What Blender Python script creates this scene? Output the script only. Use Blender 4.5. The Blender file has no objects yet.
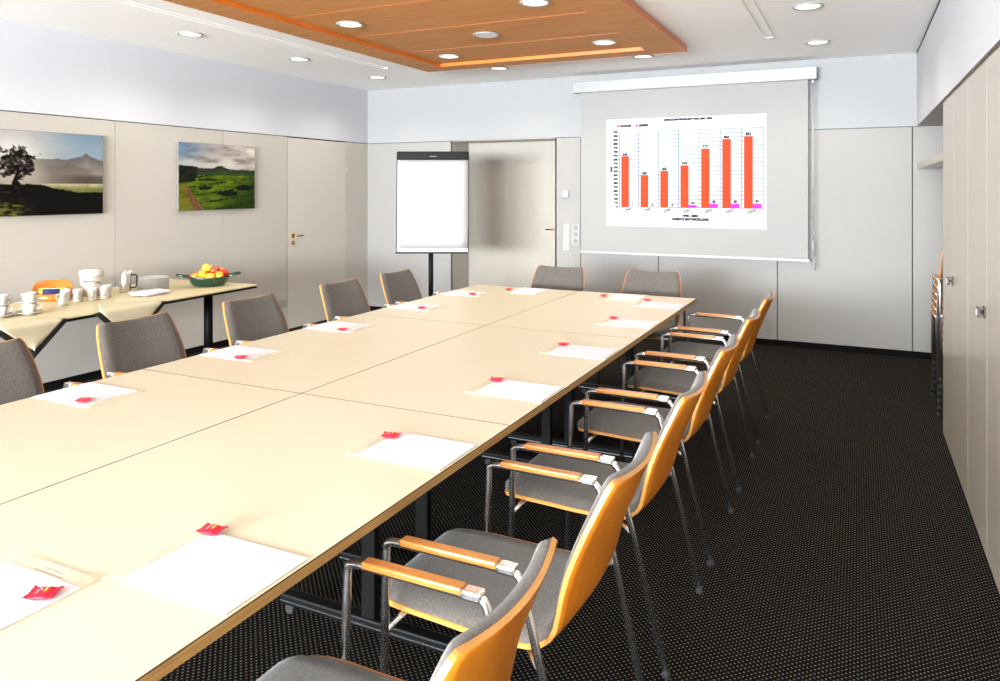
import bpy, bmesh, math, random
from mathutils import Vector, Matrix, noise
random.seed(7)
SC = bpy.context.scene
C = SC.collection
PI = math.pi
R = math.radians

# ------------------------------------------------------------------ materials
def s2l(c):
    return tuple(x/12.92 if x <= .04045 else ((x+.055)/1.055)**2.4 for x in c)
def hexc(h):
    return s2l(tuple(int(h[i:i+2], 16)/255 for i in (0, 2, 4)))
class NT:
    def __init__(s, name):
        s.m = bpy.data.materials.new(name); s.m.use_nodes = True
        s.t = s.m.node_tree; s.b = s.t.nodes['Principled BSDF']
    def n(s, kind, **kw):
        x = s.t.nodes.new(kind)
        for k, v in kw.items(): setattr(x, k, v)
        return x
    def l(s, a, b): s.t.links.new(a, b)
def mat(name, col, rough=.5, metal=0, spec=.5, bump=0, bscale=200, var=0, vscale=8, emit=None, coat=0, trans=0):
    N = NT(name); b = N.b
    b.inputs['Base Color'].default_value = (*col, 1)
    b.inputs['Roughness'].default_value = rough
    b.inputs['Metallic'].default_value = metal
    b.inputs['Specular IOR Level'].default_value = spec
    if coat: b.inputs['Coat Weight'].default_value = coat
    if trans: b.inputs['Transmission Weight'].default_value = trans
    tc = N.n('ShaderNodeTexCoord')
    if bump:
        nz = N.n('ShaderNodeTexNoise'); nz.inputs['Scale'].default_value = bscale
        bp = N.n('ShaderNodeBump'); bp.inputs['Strength'].default_value = bump; bp.inputs['Distance'].default_value = .002
        N.l(tc.outputs['Object'], nz.inputs['Vector']); N.l(nz.outputs['Fac'], bp.inputs['Height']); N.l(bp.outputs['Normal'], b.inputs['Normal'])
    if var:
        nz = N.n('ShaderNodeTexNoise'); nz.inputs['Scale'].default_value = vscale; nz.inputs['Detail'].default_value = 4
        mx = N.n('ShaderNodeMix', data_type='RGBA')
        mx.inputs[6].default_value = (*[c*(1-var) for c in col], 1); mx.inputs[7].default_value = (*[min(1, c*(1+var)) for c in col], 1)
        N.l(tc.outputs['Object'], nz.inputs['Vector']); N.l(nz.outputs['Fac'], mx.inputs[0]); N.l(mx.outputs[2], b.inputs['Base Color'])
    if emit:
        b.inputs['Emission Color'].default_value = (*emit[0], 1); b.inputs['Emission Strength'].default_value = emit[1]
    return N.m
def wood(name, c1, c2, scale=(1, 1, 14), rough=.35, coat=.25, nscale=3.0, spec=.5):
    N = NT(name); b = N.b
    tc = N.n('ShaderNodeTexCoord'); mp = N.n('ShaderNodeMapping'); mp.inputs['Scale'].default_value = scale
    nz = N.n('ShaderNodeTexNoise'); nz.inputs['Scale'].default_value = nscale; nz.inputs['Detail'].default_value = 6; nz.inputs['Roughness'].default_value = .6
    nz.inputs['Distortion'].default_value = .6
    cr = N.n('ShaderNodeValToRGB'); cr.color_ramp.elements[0].position = .3; cr.color_ramp.elements[1].position = .7
    cr.color_ramp.elements[0].color = (*c1, 1); cr.color_ramp.elements[1].color = (*c2, 1)
    N.l(tc.outputs['Object'], mp.inputs['Vector']); N.l(mp.outputs['Vector'], nz.inputs['Vector']); N.l(nz.outputs['Fac'], cr.inputs['Fac']); N.l(cr.outputs['Color'], b.inputs['Base Color'])
    b.inputs['Roughness'].default_value = rough; b.inputs['Coat Weight'].default_value = coat; b.inputs['Specular IOR Level'].default_value = spec
    return N.m
def fabric(name, c1, c2):
    N = NT(name); b = N.b
    tc = N.n('ShaderNodeTexCoord')
    nz = N.n('ShaderNodeTexNoise'); nz.inputs['Scale'].default_value = 160; nz.inputs['Detail'].default_value = 3
    nz2 = N.n('ShaderNodeTexNoise'); nz2.inputs['Scale'].default_value = 420
    mp = N.n('ShaderNodeMapping'); mp.inputs['Scale'].default_value = (1, 1, .25)
    cr = N.n('ShaderNodeValToRGB'); cr.color_ramp.elements[0].position = .35; cr.color_ramp.elements[1].position = .65
    cr.color_ramp.elements[0].color = (*c1, 1); cr.color_ramp.elements[1].color = (*c2, 1)
    N.l(tc.outputs['Object'], mp.inputs['Vector']); N.l(mp.outputs['Vector'], nz.inputs['Vector']); N.l(nz.outputs['Fac'], cr.inputs['Fac']); N.l(cr.outputs['Color'], b.inputs['Base Color'])
    bp = N.n('ShaderNodeBump'); bp.inputs['Strength'].default_value = .4; bp.inputs['Distance'].default_value = .001
    N.l(tc.outputs['Object'], nz2.inputs['Vector']); N.l(nz2.outputs['Fac'], bp.inputs['Height']); N.l(bp.outputs['Normal'], b.inputs['Normal'])
    b.inputs['Roughness'].default_value = .95; b.inputs['Sheen Weight'].default_value = .15; b.inputs['Specular IOR Level'].default_value = .2
    return N.m
def carpet():
    N = NT('carpet_dotted'); b = N.b
    tc = N.n('ShaderNodeTexCoord'); sp = N.n('ShaderNodeSeparateXYZ'); N.l(tc.outputs['Object'], sp.inputs[0])
    def math_(op, a, bb=None, c=None):
        m = N.n('ShaderNodeMath', operation=op)
        for i, v in enumerate((a, bb, c)):
            if v is None: continue
            if hasattr(v, 'default_value'): N.l(v, m.inputs[i])
            else: m.inputs[i].default_value = v
        return m.outputs[0]
    p = 1/.0225
    def dots(ox, oy):
        fx = math_('SUBTRACT', math_('FRACT', math_('MULTIPLY_ADD', sp.outputs['X'], p, ox)), .5)
        fy = math_('SUBTRACT', math_('FRACT', math_('MULTIPLY_ADD', sp.outputs['Y'], p, oy)), .5)
        d = math_('SQRT', math_('ADD', math_('MULTIPLY', fx, fx), math_('MULTIPLY', fy, fy)))
        return math_('LESS_THAN', d, .135)
    dd = math_('MAXIMUM', dots(0, 0), dots(.5, .5))
    nz = N.n('ShaderNodeTexNoise'); nz.inputs['Scale'].default_value = 60; nz.inputs['Detail'].default_value = 3
    N.l(tc.outputs['Object'], nz.inputs['Vector'])
    mx = N.n('ShaderNodeMix', data_type='RGBA')
    mx.inputs[6].default_value = (*hexc('0b0908'), 1); mx.inputs[7].default_value = (*hexc('7c7164'), 1)
    N.l(math_('MULTIPLY', dd, math_('MULTIPLY_ADD', nz.outputs['Fac'], 1.2, .05)), mx.inputs[0])
    N.l(mx.outputs[2], b.inputs['Base Color'])
    bp = N.n('ShaderNodeBump'); bp.inputs['Strength'].default_value = .5; bp.inputs['Distance'].default_value = .003
    nz3 = N.n('ShaderNodeTexNoise'); nz3.inputs['Scale'].default_value = 300; N.l(tc.outputs['Object'], nz3.inputs['Vector'])
    N.l(nz3.outputs['Fac'], bp.inputs['Height']); N.l(bp.outputs['Normal'], b.inputs['Normal'])
    b.inputs['Roughness'].default_value = 1; b.inputs['Specular IOR Level'].default_value = .05
    return N.m
def colattr(name, rough=.35):
    N = NT(name); a = N.n('ShaderNodeAttribute'); a.attribute_name = 'Col'
    N.l(a.outputs['Color'], N.b.inputs['Base Color']); N.b.inputs['Roughness'].default_value = rough; N.b.inputs['Specular IOR Level'].default_value = .08
    return N.m
M = dict(
    white=mat('white_plaster', hexc('bab9bc'), .85, bump=.05, bscale=300),
    ceil=mat('ceiling_plaster', hexc('fbf8f5'), .9, bump=.05, bscale=250),
    panel=mat('grey_laminate', hexc('aca69c'), .38, spec=.4, var=.012, vscale=3),
    backpanel=mat('cool_grey_laminate', hexc('8e8a85'), .6, spec=.18, var=.012, vscale=3),  # same grey laminate, darkened in colour to offset strong light on the back wall
    backwhite=mat('back_wall_plaster', hexc('929190'), .85),  # white plaster with the back wall's excess light taken out in its colour
    door2=mat('recessed_door_laminate', hexc('a39c92'), .65, spec=.2, var=.012, vscale=3),  # door laminate darkened in colour, as the recessed door comes out overlit
    core=mat('laminate_core', hexc('4a3a26'), .7),
    door=mat('door_laminate', hexc('b8b1a7'), .4, spec=.4, var=.012, vscale=3),
    lacquer=mat('cupboard_lacquer', hexc('a59c8c'), .22, spec=.45, var=.01, vscale=2),
    dark=mat('shadow_gap_black', hexc('15130f'), .8),
    skirt=mat('black_skirting', hexc('0d0c0a'), .9, spec=.08),
    brown=mat('dark_brown_rail', hexc('5a4632'), .5),
    carpet=carpet(),
    table=mat('cream_laminate', hexc('c4b89d'), .32, spec=.35, var=.01, vscale=5),
    sidetop=mat('side_table_laminate', hexc('cabb92'), .4, spec=.3, var=.01, vscale=5),
    ply=wood('plywood_edge', hexc('8c6330'), hexc('b48d52'), (1, 1, 60), .5, 0, 4),
    beech=wood('stained_beech', hexc('bd6c0e'), hexc('d2801c'), (1.6, 9, 1.2), .4, .1, 2.2),
    beechedge=wood('beech_edge', hexc('b0762f'), hexc('c48d47'), (1, 1, 40), .4, .1, 4),
    arm=wood('armrest_beech', hexc('9c5d24'), hexc('b07334'), (2, 20, 2), .3, .3, 3),
    fab=fabric('grey_wool', hexc('4b4641'), hexc('5d5750')),
    chrome=mat('chrome', (.88, .88, .89), .26, 1),
    steel=mat('brushed_steel', (.66, .65, .63), .3, 1),
    bronze=mat('dark_bronze', hexc('2e2620'), .4, .3),
    brass=mat('brass', hexc('c79b45'), .22, 1),
    blackm=mat('black_metal', hexc('080808'), .5, spec=.12),
    rubber=mat('black_rubber', hexc('161616'), .8),
    plastic=mat('white_plastic', hexc('949391'), .35),
    cream=mat('cream_plastic', hexc('a09a8d'), .4),
    paper=mat('white_paper', hexc('cfcacf'), .8),
    creamcard=mat('cream_card', hexc('c4b89d'), .8),
    flip=mat('flipchart_paper', hexc('a09b99'), .85),
    greyink=mat('grey_ink', hexc('8d8676'), .9),
    ink=mat('black_ink', hexc('16161a'), .9),
    red=mat('red_foil', hexc('c11628'), .4, spec=.35),
    gold=mat('gold_print', hexc('e7b23a'), .4),
    porc=mat('white_porcelain', hexc('b9b4a9'), .15, spec=.5, coat=.3),
    linen=mat('cream_linen', hexc('beb495'), .9, bump=.25, bscale=500),
    blackcloth=mat('black_cloth', hexc('14130f'), .95),
    orange=mat('orange_glaze', hexc('b5600f'), .3, coat=.4, var=.12, vscale=12),
    green=mat('green_glaze', hexc('12301f'), .25, coat=.3, var=.75, vscale=55),
    ceilwood=wood('ceiling_cherry', hexc('b57841'), hexc('cc9256'), (1.0, 12, 8), .6, 0, 2.0, .15),
    woodedge=wood('cherry_edge', hexc('b95a12'), hexc('d9761c'), (2, 2, 20), .4, .1, 2.0),
    screen=mat('screen_fabric', hexc('8d8b87'), .9),
    slide=mat('projected_white', hexc('b4b4b4'), .9, emit=((1, 1, 1), .06)),
    barorange=mat('bar_orange', hexc('a52c06'), .9, emit=(hexc('ff5a20'), .10)),
    barmag=mat('bar_magenta', hexc('b51bb0'), .9, emit=(hexc('f030ea'), .10)),
    gridblue=mat('grid_line', hexc('566674'), .9),
    glow=mat('lamp_glow', (1, 1, 1), .5, emit=((1, .93, .76), 2.0)),
    refl=mat('lamp_reflector', hexc('efe6cf'), .3, spec=.6),
    glass=mat('window_glass', (1, 1, 1), .02, trans=1),
    sockg=mat('socket_grey', hexc('8c8984'), .4),
    greyp=mat('grey_plastic', hexc('8d8d90'), .4),
    canister=mat('canister_plastic', hexc('a89f90'), .35),
    tea_blue=mat('tea_packet_blue', hexc('262650'), .6),
    tea_white=mat('tea_packet_white', hexc('f1ece6'), .6),
    tea_green=mat('tea_packet_green', hexc('7fa348'), .6),
    tea_yellow=mat('tea_packet_yellow', hexc('f3c83c'), .6),
    pic=colattr('canvas_print', .9), canvas=mat('canvas_edge', hexc('6f6a64'), .8),
)

# ------------------------------------------------------------------ mesh helpers
def NB(): return bmesh.new()
def box(bm, x0, x1, y0, y1, z0, z1, mi=0, bev=0, mtx=None):
    g = bmesh.ops.create_cube(bm, size=1)
    vs = g['verts']
    for v in vs:
        v.co = Vector(((x0+x1)/2+v.co.x*(x1-x0), (y0+y1)/2+v.co.y*(y1-y0), (z0+z1)/2+v.co.z*(z1-z0)))
    fs = set(f for v in vs for f in v.link_faces)
    for f in fs: f.material_index = mi
    if bev:
        es = list(set(e for v in vs for e in v.link_edges))
        r = bmesh.ops.bevel(bm, geom=es, offset=bev, segments=2, affect='EDGES', profile=.5)
        vs = list(set([v for f in r['faces'] for v in f.verts] + [v for v in vs if v.is_valid]))
        for f in r['faces']: f.material_index = mi
    if mtx:
        for v in vs: v.co = mtx @ v.co
    return vs
def fillet(pts, rad, n=5):
    pts = [Vector(p) for p in pts]; out = [pts[0]]
    for i in range(1, len(pts)-1):
        a, b, c = pts[i-1], pts[i], pts[i+1]
        d1 = (a-b); d2 = (c-b); r = min(rad, d1.length*.49, d2.length*.49)
        p1 = b+d1.normalized()*r; p2 = b+d2.normalized()*r
        for k in range(n+1):
            t = k/n; out.append((1-t)**2*p1+2*t*(1-t)*b+t*t*p2)
    out.append(pts[-1]); return out
def tube(bm, pts, r, seg=10, mi=0, caps=True, squash=None):
    pts = [Vector(p) for p in pts]; rings = []
    up = None
    for i, p in enumerate(pts):
        t = (pts[min(i+1, len(pts)-1)]-pts[max(i-1, 0)]).normalized()
        if up is None:
            up = Vector((0, 0, 1)) if abs(t.z) < .9 else Vector((0, 1, 0))
        n1 = (up-t*up.dot(t)).normalized(); up = n1; n2 = t.cross(n1)
        rr = r[i] if isinstance(r, (list, tuple)) else r
        rings.append([bm.verts.new(p+(n1*math.cos(2*PI*k/seg)+n2*math.sin(2*PI*k/seg))*rr) for k in range(seg)])
    for a, b in zip(rings, rings[1:]):
        for k in range(seg):
            f = bm.faces.new((a[k], a[(k+1) % seg], b[(k+1) % seg], b[k])); f.smooth = True; f.material_index = mi
    if caps:
        for q in (rings[0][::-1], rings[-1]):
            f = bm.faces.new(q); f.material_index = mi
def lathe(bm, prof, seg=24, c=(0, 0, 0), mi=0, sx=1, sy=1, smooth=True):
    rings = []
    for r, z in prof:
        if r < 1e-6: rings.append([bm.verts.new((c[0], c[1], c[2]+z))])
        else: rings.append([bm.verts.new((c[0]+r*sx*math.cos(2*PI*k/seg), c[1]+r*sy*math.sin(2*PI*k/seg), c[2]+z)) for k in range(seg)])
    for a, b in zip(rings, rings[1:]):
        for k in range(seg):
            k2 = (k+1) % seg
            if len(a) == 1 and len(b) == 1: continue
            if len(a) == 1: q = (a[0], b[k2], b[k])
            elif len(b) == 1: q = (a[k], a[k2], b[0])
            else: q = (a[k], a[k2], b[k2], b[k])
            f = bm.faces.new(q); f.smooth = smooth; f.material_index = mi
def obj(name, bm, mats, parent=None, loc=None, rotz=0):
    bmesh.ops.recalc_face_normals(bm, faces=bm.faces[:])
    me = bpy.data.meshes.new(name); bm.to_mesh(me); bm.free()
    for m in (mats if isinstance(mats, (list, tuple)) else [mats]): me.materials.append(m)
    o = bpy.data.objects.new(name, me); C.objects.link(o)
    if parent: o.parent = parent
    if loc: o.location = loc
    if rotz: o.rotation_euler.z = rotz
    return o
def tag(o, label, cat, group=None):
    o['label'] = label; o['category'] = cat
    if group: o['group'] = group
    return o
def thing(name, label, cat, loc=(0, 0, 0), rotz=0, group=None):
    o = bpy.data.objects.new(name, None); C.objects.link(o); o.empty_display_size = .1
    o.location = loc; o.rotation_euler = (0, 0, rotz)
    return tag(o, label, cat, group)
def struct(name, bm, mats, parent=None):
    o = obj(name, bm, mats, parent); o['kind'] = 'structure'; return o
def bx(*a, **k):
    bm = NB(); box(bm, *a, **k); return bm
def dup(root, loc, rotz, label, group=None):
    r = root.copy(); C.objects.link(r); r.location = loc; r.rotation_euler = (0, 0, rotz); r['label'] = label
    if group: r['group'] = group
    for ch in list(root.children):
        c = ch.copy(); C.objects.link(c); c.parent = r
        for g in list(ch.children):
            d = g.copy(); C.objects.link(d); d.parent = c
    return r
def text_bm(bm, body, size, pos, ax, ay, align='CENTER', mi=0, bold=0):
    """letters as flat mesh laid on the plane spanned by ax (reading) and ay (up)"""
    cu = bpy.data.curves.new('txt', 'FONT'); cu.body = body; cu.size = size; cu.align_x = align; cu.align_y = 'CENTER'; cu.offset = bold; cu.resolution_u = 2
    o = bpy.data.objects.new('txt', cu); C.objects.link(o)
    bpy.context.view_layer.update()
    dg = bpy.context.evaluated_depsgraph_get()
    me = bpy.data.meshes.new_from_object(o.evaluated_get(dg))
    ax = Vector(ax); ay = Vector(ay); pos = Vector(pos)
    vs = [bm.verts.new(pos+ax*v.co.x+ay*v.co.y) for v in me.vertices]
    for p in me.polygons:
        try: bm.faces.new([vs[i] for i in p.vertices]).material_index = mi
        except ValueError: pass
    bpy.data.objects.remove(o); bpy.data.curves.remove(cu); bpy.data.meshes.remove(me)

# ------------------------------------------------------------------ room numbers
LX, WY, RX, CZ, PZ, NY = -5.575, 7.71, .48, 2.775, 2.10, -6.6
PB = .06       # panels start above the black skirting
BX = 1.10      # back of the niche

struct('floor', bx(LX-.3, BX+.2, NY-.2, WY+.7, -.1, 0), M['carpet'])
struct('ceiling', bx(LX-.3, BX+.2, NY-.2, WY+.7, CZ, CZ+.15), M['ceil'])

# left wall: backing, white upper band, laminate panels, door
wl = struct('wall_left', bx(LX-.25, LX-.025, NY, WY+.1, 0, CZ), M['dark'])
struct('upper_wall', bx(LX-.025, LX, NY, WY, PZ+.008, CZ), M['white'], wl)
ys = [NY, -5.18, -4.01, -2.84, -1.67, -.50, .67, 1.84, 3.01, 4.174, 5.341, 6.246]
for a, b in zip(ys, ys[1:]):
    struct('wall_panel', bx(LX-.025, LX, a+.0025, b-.0025, PB, PZ), M['panel'], wl)
struct('wall_panel', bx(LX-.025, LX, 7.275, WY-.0, PB, PZ), M['panel'], wl)
struct('baseboard_left', bx(LX-.025, LX-.012, NY, 6.24, 0, PB-.004), M['skirt'])
d1 = struct('door_1', bx(LX-.025, LX-.001, 6.254, 7.267, .012, PZ-.006), M['door'])
def lever(parent, base, d, along, L=.115):
    """brass lever handle; d = out of the door, along = lever direction"""
    base = Vector(base); d = Vector(d); al = Vector(along)
    bm = NB()
    tube(bm, [base, base+d*.008], .026, 16)
    tube(bm, fillet([base, base+d*.05, base+d*.05+al*L], .018), .009, 10)
    struct('door_handle', bm, M['brass'], parent)
    bm = NB(); k = base-Vector((0, 0, .075)); tube(bm, [k, k+d*.008], .024, 16); tube(bm, [k+d*.008, k+d*.012], .009, 10)
    struct('keyhole_plate', bm, M['brass'], parent)
lever(d1, (LX-.001, 6.335, 1.02), (1, 0, 0), (0, 1, 0))
bm = NB()
for z in (.35, 1.76): tube(bm, [(LX+.004, 7.30, z-.04), (LX+.004, 7.30, z+.04)], .008, 10)
struct('door_hinge', bm, M['steel'], d1)

# back wall with recess for the second door
JL, JR, RY = -4.345, -3.04, 8.15
bm = NB()
box(bm, LX-.2, JL, WY+.02, WY+.6, 0, CZ); box(bm, JR, BX+.2, WY+.02, WY+.6, 0, CZ); box(bm, JL, JR, WY+.02, WY+.6, PZ, CZ)
wb = struct('wall_back', bm, M['dark'])
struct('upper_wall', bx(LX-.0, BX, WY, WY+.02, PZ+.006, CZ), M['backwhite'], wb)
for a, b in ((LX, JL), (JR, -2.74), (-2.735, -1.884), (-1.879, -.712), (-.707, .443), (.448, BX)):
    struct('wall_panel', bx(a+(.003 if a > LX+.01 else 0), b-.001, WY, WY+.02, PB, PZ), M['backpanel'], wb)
bm = NB(); box(bm, JL-.02, JL+.001, WY, RY, 0.0, PZ); box(bm, JR-.001, JR+.02, WY, RY, 0, PZ); box(bm, JL, JR, WY, RY, PZ-.002, PZ+.01)
struct('recess_lining', bm, M['panel'], wb)
bm = NB(); box(bm, LX, JL-.0, WY-.0, WY+.02, 0, PB-.003); box(bm, JR, BX, WY, WY+.02, 0, PB-.003)
struct('baseboard_back', bm, M['skirt'])
d2 = struct('door_2', bx(JL+.006, JR-.002, RY-.05, RY-.01, .012, PZ-.004), M['door2'])
lever(d2, (-3.165, RY-.05, 1.06), (0, -1, 0), (-1, 0, 0), .125)

# right: niche, soffit, plain run of cupboard front beyond the frame
struct('wall_right', bx(RX, BX+.2, NY, 3.052, 0, PZ-.022), M['lacquer'])
struct('wall_niche', bx(BX, BX+.2, 5.30, WY+.1, 0, CZ), M['panel'])
struct('trim_1', bx(RX, BX+.05, NY, WY-.001, PZ, CZ-.028), M['white'])
struct('trim_2', bx(RX+.0005, BX+.05, NY, WY-.001, CZ-.028, CZ), M['dark'])
struct('trim_3', bx(RX+.012, BX, NY, 5.385, PZ-.022, PZ), M['brown'])
bm = NB(); box(bm, RX+.004, BX, 5.39, WY-.005, 1.718, 1.768, bev=.003)
tag(obj('niche_shelf', bm, M['lacquer']), 'pale thick shelf high up in the corner niche beside the cupboards', 'shelf')

# unseen near wall, set back for even light, with windows added as its source
WIN = [(-5.1, -3.4), (-3.1, -1.4), (-1.1, .3)]
z0, z1 = .85, 2.55
bm = NB(); xs = [LX-.2] + [v for w in WIN for v in w] + [BX+.2]
for i in range(0, len(xs), 2): box(bm, xs[i], xs[i+1], NY-.25, NY, 0, CZ)
for a, b in WIN: box(bm, a, b, NY-.25, NY, 0, z0); box(bm, a, b, NY-.25, NY, z1, CZ)
struct('wall_near', bm, M['white'])
for i, (a, b) in enumerate(WIN):
    bm = NB()
    box(bm, a, a+.05, NY-.15, NY-.09, z0, z1); box(bm, b-.05, b, NY-.15, NY-.09, z0, z1)
    box(bm, a, b, NY-.15, NY-.09, z0, z0+.05); box(bm, a, b, NY-.15, NY-.09, z1-.05, z1); box(bm, (a+b)/2-.03, (a+b)/2+.03, NY-.15, NY-.09, z0, z1)
    w = struct('window_%d' % (i+1), bm, M['white'])
    struct('window_sill', bx(a-.04, b+.04, NY-.02, NY+.14, z0-.035, z0), M['white'], w)

# ceiling service slots
for i, (x, y0_, y1_) in enumerate(((-.69, 1.5, 6.42), (-4.40, 1.5, 6.36))):
    bm = NB()
    for dx in (0, .07): box(bm, x+dx-.004, x+dx+.004, y0_, y1_, CZ-.006, CZ-.001)
    box(bm, x-.004, x+.074, y1_-.01, y1_, CZ-.006, CZ-.001)
    tag(obj('curtain_rail', bm, M['ceil']), ('white double curtain rail in the ceiling right of the wooden panel', 'white double curtain rail in the ceiling left of the wooden panel')[i], 'curtain rail', 'ceiling rails')

# ------------------------------------------------------------------ wooden ceiling panel
wp = thing('ceiling_panel', 'large cherry wood panel with recessed planks hanging under the white ceiling', 'ceiling panel', (0, 0, 0))
ox0, ox1, oy0, oy1 = -3.92, -1.335, -.6, 6.46
ix0, ix1, iy0, iy1 = -3.65, -1.64, -.3, 6.235
zb, zi = 2.720, 2.748
bm = NB()
for a in ((ox0, ix0, oy0, oy1), (ix1, ox1, oy0, oy1), (ix0, ix1, oy0, iy0), (ix0, ix1, iy1, oy1)): box(bm, *a, zb, CZ-.004)
obj('border', bm, M['ceilwood'], wp)
bm = NB(); e = .004
box(bm, ox0-e, ox0, oy0, oy1+e, zb-.001, CZ-.004); box(bm, ox1, ox1+.006, oy0, oy1+e, zb-.006, CZ-.01); box(bm, ox0, ox1, oy1, oy1+e, zb-.001, CZ-.004)
obj('edge_strip', bm, M['woodedge'], wp)
bm = NB()
box(bm, ix0, ix0+.006, iy0, iy1, zb-.004, zi); box(bm, ix0, ix1, iy1-.006, iy1, zb-.002, zi)
obj('inner_lipping', bm, M['woodedge'], wp)
yy = [iy0, .3, 1.05, 1.8, 2.55, 3.32, 4.09, 4.84, 5.59, iy1]
for a, b in zip(yy, yy[1:]):
    obj('plank', bx(ix0+.006, ix1, a+.005, b-.005, zi, zi+.015), M['ceilwood'], wp)
for b in yy[1:-1]: obj('seam_strip', bx(ix0+.006, ix1, b-.006, b+.006, zi-.0015, zi+.012), M['woodedge'], wp)
obj('backing', bx(ix0, ix1, iy0, iy1, zi+.013, zi+.02), M['woodedge'], wp)

# ------------------------------------------------------------------ downlights
def downlight(z):
    pass
def make_downlight(label):
    t = thing('downlight', label, 'ceiling light', (0, 0, 0), 0, 'round recessed downlights')
    bm = NB(); lathe(bm, [(.079, -.004), (.084, -.010), (.098, -.008), (.102, 0), (.079, 0), (.079, -.004)], 32); obj('trim_ring', bm, M['plastic'], t)
    bm = NB(); lathe(bm, [(.079, -.002), (0, -.002)], 32); obj('diffuser', bm, M['glow'], t)
    bm = NB(); box(bm, -.079, .079, -.002, .002, -.008, -.0025); box(bm, -.002, .002, -.079, .079, -.008, -.0025); obj('louvre', bm, M['refl'], t)
    return t
proto_dl = None
DL = []
lab_w = 'round white downlight in the ceiling'
for i, y in enumerate((6.82, 5.545, 4.26)):
    DL.append((-4.80, y, CZ, 'round downlight in white ceiling along the left wall, ' + ('farthest of that row', 'middle one in view', 'nearest in view')[i]))
DL += [(-3.316, 6.85, CZ, 'round downlight in white ceiling behind the left end of the wooden panel'),
       (-1.805, 6.82, CZ, 'round downlight in white ceiling above left half of the projection screen'),
       (-.305, 6.80, CZ, 'round downlight in white ceiling near the right end of the screen housing'),
       (-.305, 5.43, CZ, 'round downlight in white ceiling at the right, nearest the cupboards and picture top'),
       (-3.36, 5.90, zi, 'round downlight in the wooden panel at its far left corner'),
       (-1.885, 5.90, zi, 'round downlight in the wooden panel at its far right corner'),
       (-3.36, 4.43, zi, 'round downlight in the wooden panel beside its left edge, nearer one'),
       (-1.885, 4.43, zi, 'round downlight in the wooden panel at the top edge of the picture')]
for x, y, z, lab in DL:
    if proto_dl is None: proto_dl = make_downlight(lab); proto_dl.location = (x, y, z)
    else: dup(proto_dl, (x, y, z), 0, lab)
def spot(x, y, z, e, size=150, col=(1, .94, .84)):
    l = bpy.data.lights.new('spot', 'SPOT'); l.energy = e; l.spot_size = R(size); l.spot_blend = .6; l.shadow_soft_size = .08; l.color = col
    o = bpy.data.objects.new('spot', l); C.objects.link(o); o.location = (x, y, z-.02)
SE = 8
for x, y, z, lab in DL: spot(x, y, z, SE*2.4)
for x, y in ((-4.8, 2.97), (-.305, 4.1), (-.305, 2.8)): spot(x, y, CZ, SE*.8)
for x, y in ((-3.36, 2.95), (-1.885, 2.95)): spot(x, y, zi, SE*.5)

sp = thing('ceiling_speaker', 'flat white round speaker in the wooden ceiling panel between the downlights', 'ceiling speaker', (-2.62, 5.18, zi))
bm = NB(); lathe(bm, [(.085, 0), (.10, -.002), (.103, -.010), (.094, -.014), (.088, -.010), (.085, 0)], 32); obj('rim', bm, M['plastic'], sp)
bm = NB(); lathe(bm, [(.088, -.010), (.05, -.013), (0, -.014)], 32); obj('grille', bm, mat('speaker_grille', hexc('d9d6d8'), .6, bump=.6, bscale=700), sp)

# ------------------------------------------------------------------ conference tables
TX = [(-1.055, -1.957), (-1.957, -2.855)]
TY = [.67, 2.27, 3.875, 5.475]
TZ = .74
def make_table(label):
    t = thing('conference_table', label, 'table', (0, 0, 0), 0, 'conference tables pushed together')
    w, l = .897, 1.599
    bm = NB(); box(bm, -w/2+.001, w/2-.001, -l/2+.001, l/2-.001, -.004, 0)
    bm.normal_update()
    for f in bm.faces: f.material_index = 0 if f.normal.z > .5 else 1
    obj('laminate_top', bm, [M['table'], M['core']], t)
    bm = NB(); box(bm, -w/2, w/2, -l/2, l/2, -.026, -.004); obj('plywood_board', bm, M['ply'], t)
    for s in (-1, 1):
        y = s*(l/2-.17)
        bm = NB(); box(bm, -.028, .028, y-.018, y+.018, .07-TZ, -.05, bev=.006); box(bm, -.36, .36, y-.025, y+.025, -.052, -.027, bev=.004)
        box(bm, -.385, .385, y-.024, y+.024, .035-TZ, .075-TZ, bev=.008)
        lg = obj('leg', bm, M['blackm'], t)
        bm = NB()
        box(bm, -.38, .38, y-.027, y-.0235, .05-TZ, .054-TZ); box(bm, -.38, .38, y+.0235, y+.027, .05-TZ, .054-TZ)
        obj('chrome_strip', bm, M['chrome'], lg)
        for x in (-.35, .35):
            bm = NB(); tube(bm, [(x, y-.012, .018-TZ), (x, y+.012, .018-TZ)], .018, 14); box(bm, x-.008, x+.008, y-.008, y+.008, .018-TZ, .037-TZ)
            obj('castor', bm, M['rubber'], lg)
    bm = NB(); box(bm, -.015, .015, -l/2+.19, l/2-.19, -.065, -.028); obj('crossbar', bm, M['blackm'], t)
    return t
tl = {(0, 0): 'cream conference table at the near end, beside the closest wooden armchairs', (0, 1): 'cream conference table in the middle of the right-hand row',
      (0, 2): 'cream conference table at the far right corner of the table block', (1, 0): 'cream conference table at the near left, mostly cut by the frame',
      (1, 1): 'cream conference table in the middle of the left-hand row', (1, 2): 'cream conference table at the far left corner, before the recessed door'}
tp = None
for (i, j), lab in tl.items():
    loc = ((TX[i][0]+TX[i][1])/2, (TY[j]+TY[j+1])/2, TZ)
    if tp is None: tp = make_table(lab); tp.location = loc
    else: dup(tp, loc, 0, lab)

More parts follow.
